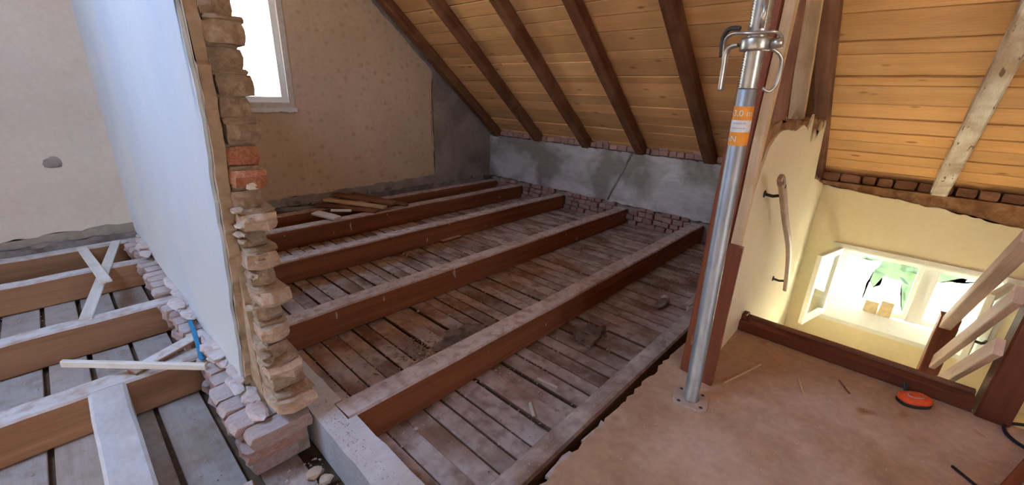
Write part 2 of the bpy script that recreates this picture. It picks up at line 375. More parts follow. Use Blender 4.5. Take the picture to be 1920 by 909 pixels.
# wallpaper around the window, torn along the bottom and along the roof slope
pr = ragged([(WX1+.0, .12), (3.69, .15), (3.68, diag(3.68)-.02), (WX1+.0, diag(WX1))], .012, .06, skip=(3,))
tag(slab('wallpaper', pr, YG-.004, YG+.002, 'xz', 'wallpaper', gw), 'beige wallpaper with faint dotted pattern, torn along bottom')
pr = ragged([(.50, .10), (WX1, .12), (WX1, WZ0-.02), (.50, WZ0-.02)], .012, .06, skip=(1, 2, 3))
tag(slab('wallpaper', pr, YG-.004, YG+.002, 'xz', 'wallpaper', gw), 'beige wallpaper with faint dotted pattern under the window')
pl = ragged([(-3.2, .07), (.36, .10), (.36, 2.6), (-3.2, 2.6)], .014, .06, skip=(1, 2, 3))
tag(slab('wallpaper', pl, YG-.004, YG+.002, 'xz', 'plain_paper', gw), 'plain beige wallpaper left of the partition')
lump('hole', (-.02, YG-.004, .62), (.10, .012, .11), 'dark_render', gw, 3)
# crumbling dark plaster strip along the bottom
for xa, xb in ((-3.2, .36), (.5, XK)):
    st = ragged([(xa, -.25), (xb, -.25), (xb, .02), (xa, .02)], .012, .05, skip=(0, 1, 3))
    slab('plaster_strip', st, YG-.035, YG+.001, 'xz', 'dark_render', gw)
for i in range(16):
    lump('mortar_lump', (rnd(.9, 4.6), YG-.03, rnd(-.02, .06)), (rnd(.05, .14), .05, rnd(.03, .06)), 'dark_render', gw, i, 1)
for i in range(9):
    lump('mortar_lump', (rnd(-1.2, .3), YG-.03, rnd(-.02, .04)), (rnd(.08, .2), .05, rnd(.03, .06)), 'dark_render', gw, i+40, 1)
# ---- window in the gable
w1 = tag(empty('window_1', ((WX0+WX1)/2, YG+.05, WZ0)), kind='structure')
def ring_frame(name, x0, x1, z0, z1, wd, y0, y1, m, parent):
    return wall_boxes(name, [((x0, y0, z0), (x1, y1, z0+wd)), ((x0, y0, z1-wd), (x1, y1, z1)), ((x0, y0, z0+wd), (x0+wd, y1, z1-wd)), ((x1-wd, y0, z0+wd), (x1, y1, z1-wd))], m, parent)
def rel(o, p):
    o.location = -world_loc(p); return o
rel(ring_frame('window_frame', WX0, WX1, WZ0, WZ1, .055, YG-.012, YG+.09, 'window_paint', w1), w1)
rel(ring_frame('sash', WX0+.055, WX1-.055, WZ0+.055, WZ1-.055, .055, YG+.03, YG+.075, 'white_paint', w1), w1)
rel(wall_boxes('pane', [((WX0+.11, YG+.05, WZ0+.11), (WX1-.11, YG+.054, WZ1-.11))], 'glass', w1), w1)
sl = ragged([(WX0-.02, WZ0-.04), (WX1+.015, WZ0-.04), (WX1+.015, WZ0), (WX0-.02, WZ0)], .008, .04, skip=(1, 2, 3))
tag(slab('sill_plaster', sl, YG-.02, YG, 'xz', 'white_paint', w1), 'broken white plaster edge under the window'); 
w1.children[-1].location = -world_loc(w1)

# ---- knee wall and outer stair wall (one wall on the eaves side)
kw = tag(empty('wall_right', (XK, 2.5, -.23)), kind='structure')
def kpart(o): o.location = Vector(o.location); return o
place(wall_boxes('core', [((XK+.06, .50, -.3), (XK+.30, YG, .66)), ((XK+.12, .50, .66), (XK+.30, YG, .74))], 'mortar', kw), (0, 0, 0))
kp = ragged([(.54, .0), (YG, .035), (YG, .665), (.54, .655)], .010, .05, skip=(1, 3))
place(slab('cement_render', kp, XK, XK+.10, 'yz', 'cement', kw), (0, 0, 0))
# exposed bricks below the render, in the bays between the joists
JY = [(.70, .80), (1.45, 1.58), (2.40, 2.53), (3.39, 3.52), (4.20, 4.33), (4.73, 4.85)]
bays = [(JY[i][1], JY[i+1][0]) for i in range(5)]
for bi, (ya, yb) in enumerate(bays):
    for c in range(4):
        z = BZ+.032+c*.064
        y = ya - rnd(0, .1)
        while y < yb:
            L = rnd(.095, .13)
            if c == 3 and random.random() < .35: y += L; continue
            yc = y+L/2
            if ya+.02 < yc < yb-.02:
                brick((XK+.055+rnd(-.02, .02), yc, z), (.11, L-.012, .055), 'pink_brick', kw, .06)
            y += L
# bricks on top of the wall between the rafters
RAFT = [(4.71, 4.84), (3.88, 4.0), (3.05, 3.17), (2.27, 2.39), (1.46, 1.58), (.68, .79)]
rb = sorted(RAFT); 
edges = [.55]+[v for r in rb for v in r]
for i in range(0, len(edges)-1, 2):
    ya, yb = edges[i], edges[i+1]
    y = ya
    while y < yb-.03:
        L = min(rnd(.09, .14), yb-y)
        brick((XK+.09, y+L/2, .700), (.12, L-.01, .06), 'pink_brick', kw, .08)
        if random.random() < .5: brick((XK+.12, y+L/2+.03, .755), (.12, L-.01, .055), 'pink_brick', kw, .08)
        y += L
# outer wall of the stairwell with the window opening
SY0, SY1, SZ0, SZ1 = -.87, .21, -.64, .06
place(wall_boxes('stair_wall_body', [((XK, -3.0, -2.6), (XK+.26, SY0, SZ1)), ((XK, SY1, -2.6), (XK+.26, .60, SZ1)),
      ((XK, SY0, -2.6), (XK+.26, SY1, SZ0))], 'cream', kw), (0, 0, 0))
top = ragged([(.60, .61), (.47, .60), (-.2, .545), (-.81, .47), (-3.0, .42), (-3.0, SZ1), (.60, SZ1)], .010, .04, skip=(4, 5, 6))
place(slab('plaster_top', top, XK, XK+.022, 'yz', 'cream', kw), (0, 0, 0))
place(wall_boxes('brick_backing', [((XK+.0225, -3.0, SZ1), (XK+.26, .60, .635))], 'wood_wool', kw), (0, 0, 0))
y = .52
while y > -2.2:
    L = rnd(.09, .17)
    brick((XK+.10+rnd(-.01, .02), y-L/2, .675), (.13, L-.012, .07), 'ledge_brick', kw, .10, rough=True)
    y -= L

place(wall_boxes('eaves_light_block', [((XK+.30, -3, .3), (XK+.33, 5.1, .95))], 'rafter_wood', kw), (0, 0, 0))  # added behind the wall top to shut out sky light under the boards
# ---- brick partition with the broken end
pw = tag(empty('wall_partition', (.42, 3.2, -.23)), kind='structure')
place(wall_boxes('core', [((.378, 1.74, .0), (.492, YG, 1.0)), ((.378, 1.69, 1.0), (.488, YG, 2.0))], 'broken_plaster', pw), (0, 0, 0))
edge = [(1.93, .02), (1.90, .12), (1.86, .22), (1.84, .34), (1.83, .42), (1.80, .52), (1.775, .62), (1.745, .74), (1.735, .86), (1.72, .98), (1.685, 1.06), (1.665, 1.16), (1.66, 1.28), (1.675, 1.40), (1.685, 1.5), (1.70, 1.62), (1.70, 2.0)]
face = ragged([(YG, .02)]+edge+[(YG, 2.0)], .010, .035, skip=(0, len(edge), len(edge)+1))
tag(place(slab('plaster', face, .345, .356, 'yz', 'blue_plaster', pw), (0, 0, 0)), 'smooth pale blue plaster face')
edge2 = [(y-rnd(.015, .035), z) for y, z in edge]
face2 = ragged([(YG, .02)]+edge2+[(YG, 2.0)], .012, .03, skip=(0, len(edge), len(edge)+1))
place(slab('plaster_backing', face2, .3565, .392, 'yz', 'broken_plaster', pw), (0, 0, 0))
z = .035; i = 0
while z < 1.95:
    h = .066 if z < 1.1 else .071
    out = (i % 2 == 0)
    if .95 < z < 1.10: m = 'red_brick'
    elif z >= 1.10: m = 'mortared_brick'
    else: m = 'buff_brick' if out else 'mortared_brick'
    if z < .30: yf = 1.60+rnd(-.02, .02)-(.03 if out else 0)+z*.12
    elif z < 1.0: yf = (1.62 if out else 1.675)+rnd(-.012, .012)
    else: yf = 1.64+(.015 if i % 2 else 0)+rnd(-.008, .008)
    x0 = .394 if z > .3 else .38
    x1 = .497+(.010 if out else -.006)+rnd(-.008, .008)+max(0, .25-z)*.12
    brick(((x0+x1)/2, (yf+1.95)/2, z+h/2), (x1-x0, 1.95-yf, h), m, pw, .07, rough=True)
    # mortar joint
    jo = .004 if z > 1.1 else .022
    brick(((x0+x1)/2-.002, (yf+jo+1.95)/2, z+h+.004), (x1-x0-.004, 1.95-jo-yf, .022), 'broken_plaster', pw, .03, 'mortar_joint', True)
    z += .0765; i += 1
tag(place(lump('mortar_lump', (.45, 1.628, .955), (.05, .045, .05), 'batten_white', pw, 5), (.45, 1.628, .955)), 'pale mortar lump')
# rubble clinging to the broken end
for k in range(22):
    z = rnd(.05, .9); y = 1.66+rnd(-.03, .02)-(.03 if z < .3 else 0)
    lump('mortar_lump', (rnd(.375, .40) if k % 3 else rnd(.39, .49), y, z), (rnd(.02, .04), rnd(.04, .08), rnd(.012, .025)), 'broken_plaster', pw, k, 2, .8)
for k in range(12):   # plaster skirt breaking away at the foot
    y = rnd(1.66, 2.35)
    lump('mortar_lump', (rnd(.315, .36), y, rnd(.0, .07)), (rnd(.05, .10), rnd(.09, .2), rnd(.02, .035)), 'dusty_brick', pw, k+9, 2, .45)
for k in range(18):
    y = rnd(2.3, 4.8)
    lump('mortar_lump', (rnd(.30, .36), y, rnd(.0, .05)), (rnd(.05, .10), rnd(.1, .22), rnd(.02, .035)), 'dusty_brick', pw, k+19, 2, .45)
# foundation courses under the partition, in the bays between the joists
for ya, yb in ((1.56, 2.36), (2.52, 3.16), (3.31, 4.10), (4.24, 4.72)):
    for c in range(3):
        z = -.034-c*.072; y = ya+(.02*c if ya < 2 else 0)
        while y < yb-.04:
            L = min(rnd(.10, .135), yb-y); x0 = .245+rnd(-.02, .02)+c*.012; x1 = .505-(.03*c if ya < 2 else 0)
            first = ya < 2 and y < 1.60
            brick(((x0+x1)/2, y+L/2, z), (x1-x0, L-.010, .064), 'pink_brick' if (first and c) else 'dusty_brick', pw, .04, rough=True)
            y += L
place(wall_boxes('mortar_bed', [((.275, 1.62, -.225), (.49, 2.36, -.02)), ((.27, 2.53, -.225), (.49, 3.16, -.02)), ((.27, 3.32, -.225), (.49, 4.1, -.02)), ((.27, 4.26, -.225), (.49, 4.72, -.02))], 'mortar', pw), (0, 0, 0))

# ---- stair partition with torn top
sw = tag(empty('wall_stair', (3.4, .5, -.2)), kind='structure')
o = [(4.80, -2.6), (4.80, .60), (4.6, .64), (4.30, .70), (4.07, .74), (4.02, .85), (3.97, .95), (3.92, 1.05), (3.86, 1.19), (3.78, 1.12), (3.70, 1.19), (3.60, 1.08), (3.52, 1.14), (3.42, 1.06), (3.36, 1.10), (3.30, 1.24), (3.20, 1.14), (3.05, 1.18), (2.9, 1.165), (2.7, 1.16), (2.5, 1.17), (2.38, 1.14), (2.30, 1.10), (2.24, 1.0), (2.2, .85), (2.15, .62), (2.16, .40), (2.12, .2), (2.10, .0), (2.10, -.02), (2.62, -.02), (2.62, -2.6)]
o = ragged(o, .008, .05, skip=(0, 28, 29, 30, 31))
tag(place(slab('plaster', o, .470, .482, 'xz', 'stair_plaster', sw), (0, 0, 0)), 'cream plaster with a torn top edge')
o2 = ragged([(4.8, -.3), (4.8, .62), (4.1, .78), (3.9, 1.2), (2.08, 1.215), (2.07, -.02), (2.62, -.02), (2.62, -.3)], .012, .04, skip=(0, 6, 7))
place(slab('wood_wool_board', o2, .4825, .55, 'xz', 'wood_wool', sw), (0, 0, 0))
# ---- roof boarding
cl = tag(empty('ceiling', (3, 1, 1.5)), kind='structure')
bx = [5.05, 4.95, 4.85, 4.742, 4.640, 4.53, 4.43, 4.305, 4.18, 4.033, 3.966, 3.812, 3.722, 3.55, 3.42]
while bx[-1] > .3: bx.append(bx[-1]-rnd(.10, .15))
ca, sa = math.cos(ANG), math.sin(ANG)
for i in range(len(bx)-1):
    xm = (bx[i]+bx[i+1])/2; wdt = (bx[i]-bx[i+1])/ca-rnd(.006, .012); th = .022
    cuts = [YG+.1, -3.0]
    k = i % 3
    if k == 1: cuts = [YG+.1, 2.33, -3.0]
    elif k == 2: cuts = [YG+.1, .73, -3.0]
    for ya, yb in zip(cuts, cuts[1:]):
        c = Vector((xm, (ya+yb)/2, zroof(xm))) + Vector((sa, 0, ca))*(th/2+rnd(0, .012))
        ob = from_bm('roof_board', timber_mesh(abs(ya-yb)-.004, wdt, th, 4, .001, .003), 'pine_board', cl, c, (Vector((0, 1, 0)), Vector((-ca, 0, sa)), Vector((sa, 0, ca))))
RC = (Vector((0, 1, 0)), Vector((-ca, 0, sa)), Vector((sa, 0, ca)))
for xa, xb, ya, yb in ((.2, 5.15, -3, 5.1),):
    xm = (xa+xb)/2
    from_bm('roof_cover', timber_mesh(yb-ya, (xb-xa)/ca, .02, 1, 0, .002), 'rafter_wood', cl, Vector((xm, (ya+yb)/2, zroof(xm)))+Vector((sa, 0, ca))*.05, RC)
x = .30
while x > -5.0:      # far slope of the roof with a roof-light opening
    wd = rnd(.14, .17); xm = x-wd/2; zz = zroof(.30)-(.30-xm)*SL
    for ya, yb in (((-3, 1.6), (3.0, 5)) if -1.70 < xm < -.95 else ((-3, 5),)):
        from_bm('roof_board', timber_mesh(yb-ya, wd/ca-.002, .022, 1, 0, .003), 'pine_board', cl, Vector((xm, (ya+yb)/2, zz)), (Vector((0, 1, 0)), Vector((-ca, 0, -sa)), Vector((-sa, 0, ca))))
    x -= wd
# end wall behind the photographer, with its window opening
poly = bmesh.new()
def zback(x): return min(zroof(x), zroof(.30)-(.30-x)*SL)
for a, c, z0, z1 in ((-5.2, -.35, None, None), (.45, 5.1, None, None), (-.35, .45, None, 1.0), (-.35, .45, 2.0, None)):
    pts = [(a, z0 if z0 else -2.6), (c, z0 if z0 else -2.6)]
    if z1: pts += [(c, z1), (a, z1)]
    else:
        pts += [(c, zback(c))]
        if a < .3 < c: pts += [(.3, zback(.3))]
        pts += [(a, zback(a))]
    poly_xz(poly, pts, -3.0, -3.25)
tag(from_bm('wall_front', poly, 'plain_paper'), kind='structure')
# ---- floor: screeded platform by the stairs, boarding under the joists
fo = ragged([(-1.5, -2.98), (2.60, -2.98), (2.60, .62), (2.05, .645), (-1.5, .645)], .010, .035, skip=(0, 1, 2, 4))
fl = slab('floor', fo, -.045, 0, 'xy', 'screed'); tag(fl, kind='structure')
tag(from_bm('platform_deck', timber_mesh(4.1, 3.1, .03, 1, 0, .002), 'stud_wood', fl, (.55, -1.0, -.07)), None)
fb = tag(empty('floor_boarding', (2, 2, BZ)), kind='structure')
GAPS = []
x = .56
while x < XK-.02:
    wd = rnd(.085, .125); g = rnd(.006, .017)
    ys = .33 if x+wd < 2.0 else .56; GAPS.append(x+wd+g/2)
    from_bm('floor_board', timber_mesh(YG-ys, wd, .022, 14, .0035, .003), 'lath_board', fb, (x+wd/2, (YG+ys)/2, BZ-.011+rnd(-.006, .006)), (Vector((math.sin(rnd(-.004, .004)), 1, 0)).normalized(), Vector((-1, 0, 0)), Vector((0, 0, 1)))); x += wd+g
x = .24
while x > -1.5:
    wd = rnd(.14, .18); g = rnd(.014, .026)
    from_bm('floor_board', timber_mesh(YG-1.0, wd, .022, 8, .002, .003), 'pale_board', fb, (x-wd/2, (YG+1.0)/2, BZ-.011+rnd(-.003, .003)), (Vector((0, 1, 0)), Vector((-1, 0, 0)), Vector((0, 0, 1)))); x -= wd+g
from_bm('floor_board', timber_mesh(1.3, .15, .022, 4, .002, .003), 'lath_board', fb, (.36, 1.0, BZ-.011), (Vector((0, 1, 0)), Vector((-1, 0, 0)), Vector((0, 0, 1))))
place(wall_boxes('underlay_light_block', [((-5.2, -3, -.30), (2.6, 5.1, -.262)), ((2.6, .5, -.30), (4.95, 5.1, -.262))], 'underlay', fb), (0, 0, 0))  # slab added beneath to stop outside light rising through the board gaps
# ---- lower landing, stairs: out of view, landing height and white treads set to bounce sunlight
ld = tag(wall_boxes('floor_landing', [((2.3, -3.0, -2.65), (XK, .6, -2.6)), ((3.45, -3.0, -1.04), (XK, .47, -.98)), ((2.3, -3.0, -2.6), (2.36, .6, -.3)), ((2.3, .55, -2.6), (XK, .6, -.3))], 'cream'), kind='structure')
stc = tag(empty('staircase', (3.2, -.03, -1.2)), 'straight wooden stair flight dropping to the landing behind the floor beam', 'stairs')
for k in range(4):
    x = 2.68+k*.195; z = -.196*(k+1)
    from_bm('tread', timber_mesh(.84, .23, .035, 1, 0, .004), 'white_paint', stc, (x+.10, .035, z), (Vector((0, 1, 0)), Vector((-1, 0, 0)), Vector((0, 0, 1))))
    from_bm('riser', timber_mesh(.84, .018, .15, 1, 0, .003), 'white_paint', stc, (x+.01, .035, z+.095), (Vector((0, 1, 0)), Vector((-1, 0, 0)), Vector((0, 0, 1))))

# ---- stair window
w2 = tag(empty('window_2', (XK+.1, (SY0+SY1)/2, SZ0)), kind='structure')
def yz_frame(name, ya, yb, za, zb, wd, xa, xb, m, parent):
    o = wall_boxes(name, [((xa, ya, za), (xb, yb, za+wd)), ((xa, ya, zb-wd), (xb, yb, zb)), ((xa, ya, za+wd), (xb, ya+wd, zb-wd)), ((xa, yb-wd, za+wd), (xb, yb, zb-wd))], m, parent)
    return rel(o, parent)
yz_frame('window_frame', SY0, SY1, SZ0, SZ1, .035, XK+.06, XK+.22, 'white_paint', w2)
rel(wall_boxes('casing', [((XK-.018, SY0-.06, SZ1), (XK+.04, SY1+.06, SZ1+.035)), ((XK-.018, SY1, SZ0), (XK+.04, SY1+.03, SZ1)), ((XK-.018, SY0-.03, SZ0), (XK+.04, SY0, SZ1))], 'white_paint', w2), w2)
rel(slab('sill', [Vector(p) for p in ((XK-.04, -.67), (XK+.2, -.67), (XK+.2, -.515), (XK+.055, -.52), (XK-.04, -.63))], SY0-.04, SY1+.04, 'xz', 'white_paint', w2), w2)
yz_frame('sash', -.40, SY1-.035, -.52, SZ1-.035, .045, XK+.12, XK+.16, 'white_paint', w2)
yz_frame('sash', SY0+.035, -.44, -.52, SZ1-.035, .05, XK+.12, XK+.16, 'white_paint', w2)
rel(wall_boxes('mullion', [((XK+.10, -.45, -.52), (XK+.18, -.385, SZ1-.035))], 'white_paint', w2), w2)
rel(wall_boxes('pane', [((XK+.14, -.36, -.48), (XK+.144, .135, 0))], 'glass', w2), w2)
rel(wall_boxes('pane', [((XK+.14, SY0+.08, -.48), (XK+.144, -.485, 0))], 'glass', w2), w2)
def torn(pts):
    o = slab('torn_paper', ragged(pts, .006, .03, skip=(0,)), XK+.128, XK+.131, 'yz', 'torn_paper', w2); rel(o, w2)
torn([(.14, -.48), (-.06, -.48), (-.05, -.25), (-.103, -.03), (-.013, -.05), (.06, -.035), (.14, -.04)])
torn([(-.062, -.48), (-.355, -.48), (-.29, -.26), (-.281, -.19), (-.21, -.18), (-.145, -.171), (-.145, -.262), (-.105, -.293), (-.064, -.25)])
torn([(-.47, -.48), (-.80, -.48), (-.80, -.0), (-.66, .0), (-.645, -.07), (-.549, -.08), (-.47, -.13)])
# inner casements folded open into the room
def casement(hinge_y, end, side):
    hp = Vector((XK-.005, hinge_y, 0)); ep = Vector((end[0], end[1], 0)); d = (ep-hp); L = d.length; ax = d.normalized(); nrm = Vector((-ax.y, ax.x, 0))
    bm = bmesh.new(); z0, z1 = SZ0+.02, SZ1-.005
    for lo, hi in (((0, -.018, z0), (L, .018, z0+.055)), ((0, -.018, z1-.055), (L, .018, z1)), ((0, -.018, z0+.055), (.05, .018, z1-.055)), ((L-.05, -.018, z0+.055), (L, .018, z1-.055))): bm_box(bm, lo, hi)
    s = from_bm('open_casement', bm, 'white_paint', w2, hp, (ax, nrm, Vector((0, 0, 1))))
    bm = bmesh.new(); bm_box(bm, (.045, -.002, z0+.05), (L-.045, .002, z1-.05))
    g = from_bm('pane', bm, 'glass', s); g.location = (0, 0, 0); g.rotation_euler = (0, 0, 0)
    return s, L
s, L = casement(SY1-.01, (4.35, .31), 1)
s, L = casement(SY0+.01, (4.36, -.72), -1)
h = tube('handle', [(L-.025, .018, -.33), (L-.025, .05, -.33), (L-.06, .055, -.335), (L-.13, .052, -.34)], .011, 'dark_metal', s, loc=(0, 0, 0)); h.location = (0, 0, 0)

# ================================================================== TIMBERS
def joist(x0, x1, ya, yb, label, m='joist_wood', top=JT, bot=BZ, group=None):
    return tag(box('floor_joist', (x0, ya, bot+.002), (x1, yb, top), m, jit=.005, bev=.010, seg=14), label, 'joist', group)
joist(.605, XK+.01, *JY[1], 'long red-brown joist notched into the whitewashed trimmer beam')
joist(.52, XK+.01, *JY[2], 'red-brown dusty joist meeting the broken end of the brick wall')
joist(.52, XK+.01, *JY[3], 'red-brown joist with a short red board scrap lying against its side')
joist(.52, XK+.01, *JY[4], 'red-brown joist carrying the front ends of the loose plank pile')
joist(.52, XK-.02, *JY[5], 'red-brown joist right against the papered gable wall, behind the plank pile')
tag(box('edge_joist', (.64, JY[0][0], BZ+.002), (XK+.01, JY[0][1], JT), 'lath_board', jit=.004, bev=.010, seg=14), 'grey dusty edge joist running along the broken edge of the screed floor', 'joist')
tb = ragged([(.507, .30), (.637, .30), (.637, 1.447), (.600, 1.447), (.600, 1.583), (.637, 1.583), (.637, 2.20), (.507, 2.20)], .003, .08, skip=(2, 3, 4))
tag(slab('trimmer_beam', tb, BZ+.002, JT, 'xy', 'whitewashed_beam', None, (.57, 1.2, BZ)), 'whitewashed notched trimmer beam with dusty top beside the broken brick wall end', 'beam')
LY = [(2.385, 2.51), (3.19, 3.30), (4.13, 4.235), (4.745, 4.86)]
ll = ['brown joist left of the blue wall with a white beam butting against it', 'brown dusty joist left of the blue wall, second from the butting white beam', 'brown joist left of the blue wall under the two crossed pale laths', 'brown joist left of the blue wall, tight against the dark crumbling plaster strip']
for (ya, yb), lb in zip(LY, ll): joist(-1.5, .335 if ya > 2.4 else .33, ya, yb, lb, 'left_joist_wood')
tag(box('trimmer_beam', (-.14, .75, BZ+.002), (-.012, 2.383, JT+.004), 'whitewashed_beam', jit=.004, bev=.012, seg=8), 'broad white-dusted beam butting against the brown joist left of the blue wall', 'beam')

# ---- rafters
def rafter(ya, yb, label, m='rafter_wood', foot=XK+.13, depth=.115, top=.45):
    a = Vector((foot, (ya+yb)/2, zroof(foot))); c = Vector((top, (ya+yb)/2, zroof(top))); n = Vector((sa, 0, ca))
    return tag(bar('rafter', a-n*(depth/2+.001), c-n*(depth/2+.001), yb-ya, depth, m, up=(sa, 0, ca), seg=16, jit=.004, bev=.012), label, 'rafter')
for (ya, yb), lb in zip(RAFT, ('dark rafter lying along the top of the papered gable wall', 'dark brown rafter next to the gable-wall rafter', 'dark brown rafter over the middle of the grey knee wall\'s far half', 'dark brown rafter landing at the top of the dark strip on the knee wall', 'worn brown rafter landing on the knee wall beside the steel prop', 'brown rafter behind the light upright lath, above the torn stair wall')):
    rafter(ya, yb, lb)
rafter(.50, .60, 'brown rafter bordering the bright pine boards above the torn stair wall', 'stud_wood')
rafter(-.345, -.24, 'weathered whitish rafter over the stairwell, standing free across pine boards', 'weathered_rafter')

# ---- post group behind the prop
tag(box('timber_post', (1.93, .458, 0.001), (2.05, .562, 2.9), 'painted_redwood', jit=.003, bev=.010, seg=10), 'tall red-brown timber post standing right behind the steel prop', 'post')
tag(box('timber_lath', (1.925, .418, .70), (1.968, .4565, 2.9), 'fresh_lath', jit=.003, bev=.003, seg=10), 'light raw-wood plank fixed upright to the red-brown post', 'plank')
tag(box('short_board', (1.905, .398, .001), (1.9245, .4575, .715), 'painted_redwood', jit=.002, bev=.004, seg=4), 'short red-brown board standing at foot of the post behind the prop', 'board')
tag(bar('broken_lath', (3.32, .565, 1.20), (2.86, .565, 2.05), .05, .085, 'fresh_lath', up=(0, 1, 0), seg=5, jit=.003), 'pale broken lath with splintered foot rising from torn stair wall', 'lath')
tag(bar('timber_stud', (2.95, .62, 1.0), (2.55, .62, 2.1), .04, .16, 'stud_wood', up=(0, 1, 0), seg=5, jit=.003), 'dark brown stud board leaning behind the pale broken lath', 'stud')
bm = bmesh.new()
for k in range(26):
    a = Vector((rnd(3.20, 3.40), rnd(.555, .60), rnd(1.16, 1.24))); d = Vector((rnd(-.06, .03), rnd(-.02, .02), rnd(.04, .13)))
    t = Vector((.006, .004, 0)); q = [bm.verts.new(a-t), bm.verts.new(a+t), bm.verts.new(a+Vector((0, .006, 0))), bm.verts.new(a+d)]
    for f in ((0, 1, 3), (1, 2, 3), (2, 0, 3), (0, 2, 1)): bm.faces.new([q[i] for i in f])
tag(from_bm('wood_splinters', bm, 'fresh_lath'), 'bunch of raw splinters at foot of the pale broken lath', 'splinters', kind='stuff')

# ---- beam and newel at the stairwell edge
sb = tag(empty('stair_edge_beam', (2.63, 0, 0)), 'low red-brown beam with a lighter cap along the edge of the stairwell', 'beam')
place(box('beam', (2.575, -.52, .001), (2.645, .535, .066), 'newel_redwood', sb, jit=.002, bev=.006, seg=6), (2.61, .0075, .0335))
place(box('cap', (2.646, -.52, .001), (2.672, .53, .082), 'stud_wood', sb, jit=.002, bev=.004, seg=6), (2.659, .005, .0415))
box('end_block', (2.60, .44, .067), (2.66, .468, .10), 'newel_redwood', sb)
sr = tag(empty('stair_railing', (2.9, -.52, 0)), 'red-brown stair railing with sloping pale rails between a thick post and a lower newel', 'railing')
np_ = box('top_post', (2.56, -.64, .001), (2.675, -.53, 1.35), 'newel_redwood', sr, jit=.001, bev=.008, seg=4)
box('side_rail', (2.59, -2.3, .30), (2.65, -.641, .47), 'newel_redwood', sr, bev=.006)
nl = box('lower_newel', (3.40, -.50, -.98), (3.50, -.41, .13), 'painted_redwood', sr, jit=.001, bev=.006, seg=3)
for nm, a, c, wd, ht, mm in (('handrail', (3.42, -.445, .08), (2.50, -.445, .845), .055, .06, 'pink_rail'), ('rail', (3.44, -.46, -.20), (2.46, -.475, .62), .03, .075, 'pink_rail'), ('rail', (3.42, -.47, -.40), (2.50, -.495, .375), .03, .075, 'pink_rail')):
    bar(nm, a, c, wd, ht, mm, sr, seg=2, jit=.001, bev=.004)

# ---- handrail on the stair wall
hr = tag(empty('wall_handrail', (2.9, .45, .4)), 'slim wooden wall handrail on two metal brackets on the torn stair wall', 'handrail')
pth = [(2.25, .385, .95), (2.30, .385, .945), (2.62, .385, .72), (3.0, .385, .47), (3.22, .385, .27), (3.42, .385, .02)]
sp = spline(pth, 5)
bm = bmesh.new(); rings = []
for i, p in enumerate(sp):
    t = (sp[min(i+1, len(sp)-1)]-sp[max(i-1, 0)]).normalized(); nn = Vector((-t.z, 0, t.x))
    hw = .022 if i > 4 else (.018, .028, .031, .029, .025)[i]
    rings.append([bm.verts.new(p+nn*a*hw+Vector((0, d*.012, 0))) for a, d in ((-1, -.6), (-1, .6), (-.8, 1), (.8, 1), (1, .6), (1, -.6), (.8, -1), (-.8, -1))])
for a, c in zip(rings, rings[1:]):
    for k in range(8): bm.faces.new((a[k], a[(k+1) % 8], c[(k+1) % 8], c[k]))
bm.faces.new(rings[0]); bm.faces.new(list(reversed(rings[-1])))
for v in bm.verts: v.co -= Vector((2.9, .45, .4))
from_bm('rail', bm, 'handrail_wood', hr, (2.9, .45, .4))
for bx_, bz_ in ((2.42, .865), (3.36, .10)):
    bk = tube('bracket', [(bx_, .471, bz_-.005), (bx_, .43, bz_-.01), (bx_, .397, bz_)], .008, 'dark_metal', hr)
    lathe('wall_plate', [(.018, 0), (.018, .006), (.008, .009)], 'dark_metal', bk, (bx_, .471, bz_-.005), (Vector((1, 0, 0)), Vector((0, 0, 1)), Vector((0, -1, 0))), 14)
lathe('screw_hole', [(.010, 0), (.010, .002)], 'dark_metal', hr, (2.335, .3735, .925), (Vector((1, 0, 0)), Vector((0, 0, 1)), Vector((0, -1, 0))), 12)

# ---- steel prop
P0 = Vector((1.742, .434, 0.0)); PT = Vector((1.705, .462, 1.48)); pd = (PT-P0).normalized()
px = Vector((1, 0, 0)); px = (px-pd*px.dot(pd)).normalized(); py = pd.cross(px); PA = (px, py, pd)
pp = tag(empty('steel_prop', P0), 'galvanised adjustable steel prop with orange sticker standing on the screed floor', 'prop')
R = .0315
def on(z): return P0+pd*z
def lp(name, prof, m, z=0, n=32, parent=None): return lathe(name, prof, m, parent or pp, on(z), PA, n)
# base plate: rounded square with four holes
bm = bmesh.new(); N = 40; ring0 = []
def sq(a, r): 
    c, s = math.cos(a), math.sin(a); k = (abs(c)**4+abs(s)**4)**(-.25); return r*k*c, r*k*s
rr = []
for rad, z in ((.073, 0), (.073, .007), (.071, .009)): rr.append([bm.verts.new((*sq(2*math.pi*i/N, rad), z)) for i in range(N)])
for a, c in zip(rr, rr[1:]):
    for i in range(N): bm.faces.new((a[i], a[(i+1) % N], c[(i+1) % N], c[i]))
bm.faces.new(rr[-1]); bm.faces.new(list(reversed(rr[0])))
bpz = from_bm('base_plate', bm, 'plate_zinc', pp, P0, (Vector((math.cos(.25), math.sin(.25), 0)), Vector((-math.sin(.25), math.cos(.25), 0)), Vector((0, 0, 1))))
for k in range(4):
    a = math.pi/4+k*math.pi/2
    h = lathe('bolt_hole', [(.008, 0), (.008, .0012)], 'dark_metal', bpz, (0, 0, 0), None, 12); h.location = (.066*math.cos(a), .066*math.sin(a), .0087)
lp('outer_tube', [(R+.004, .008), (R, .014), (R, 1.34), (R-.001, 1.342)], 'galvanised')
th = []
z = 1.342
while z < 1.625: th += [(R-.003, z), (R+.0015, z+.004)]; z += .0085
lp('threaded_sleeve', th, 'bright_zinc', 0, 32)
lp('inner_tube', [(.0255, 1.62), (.0255, 2.62)], 'galvanised')
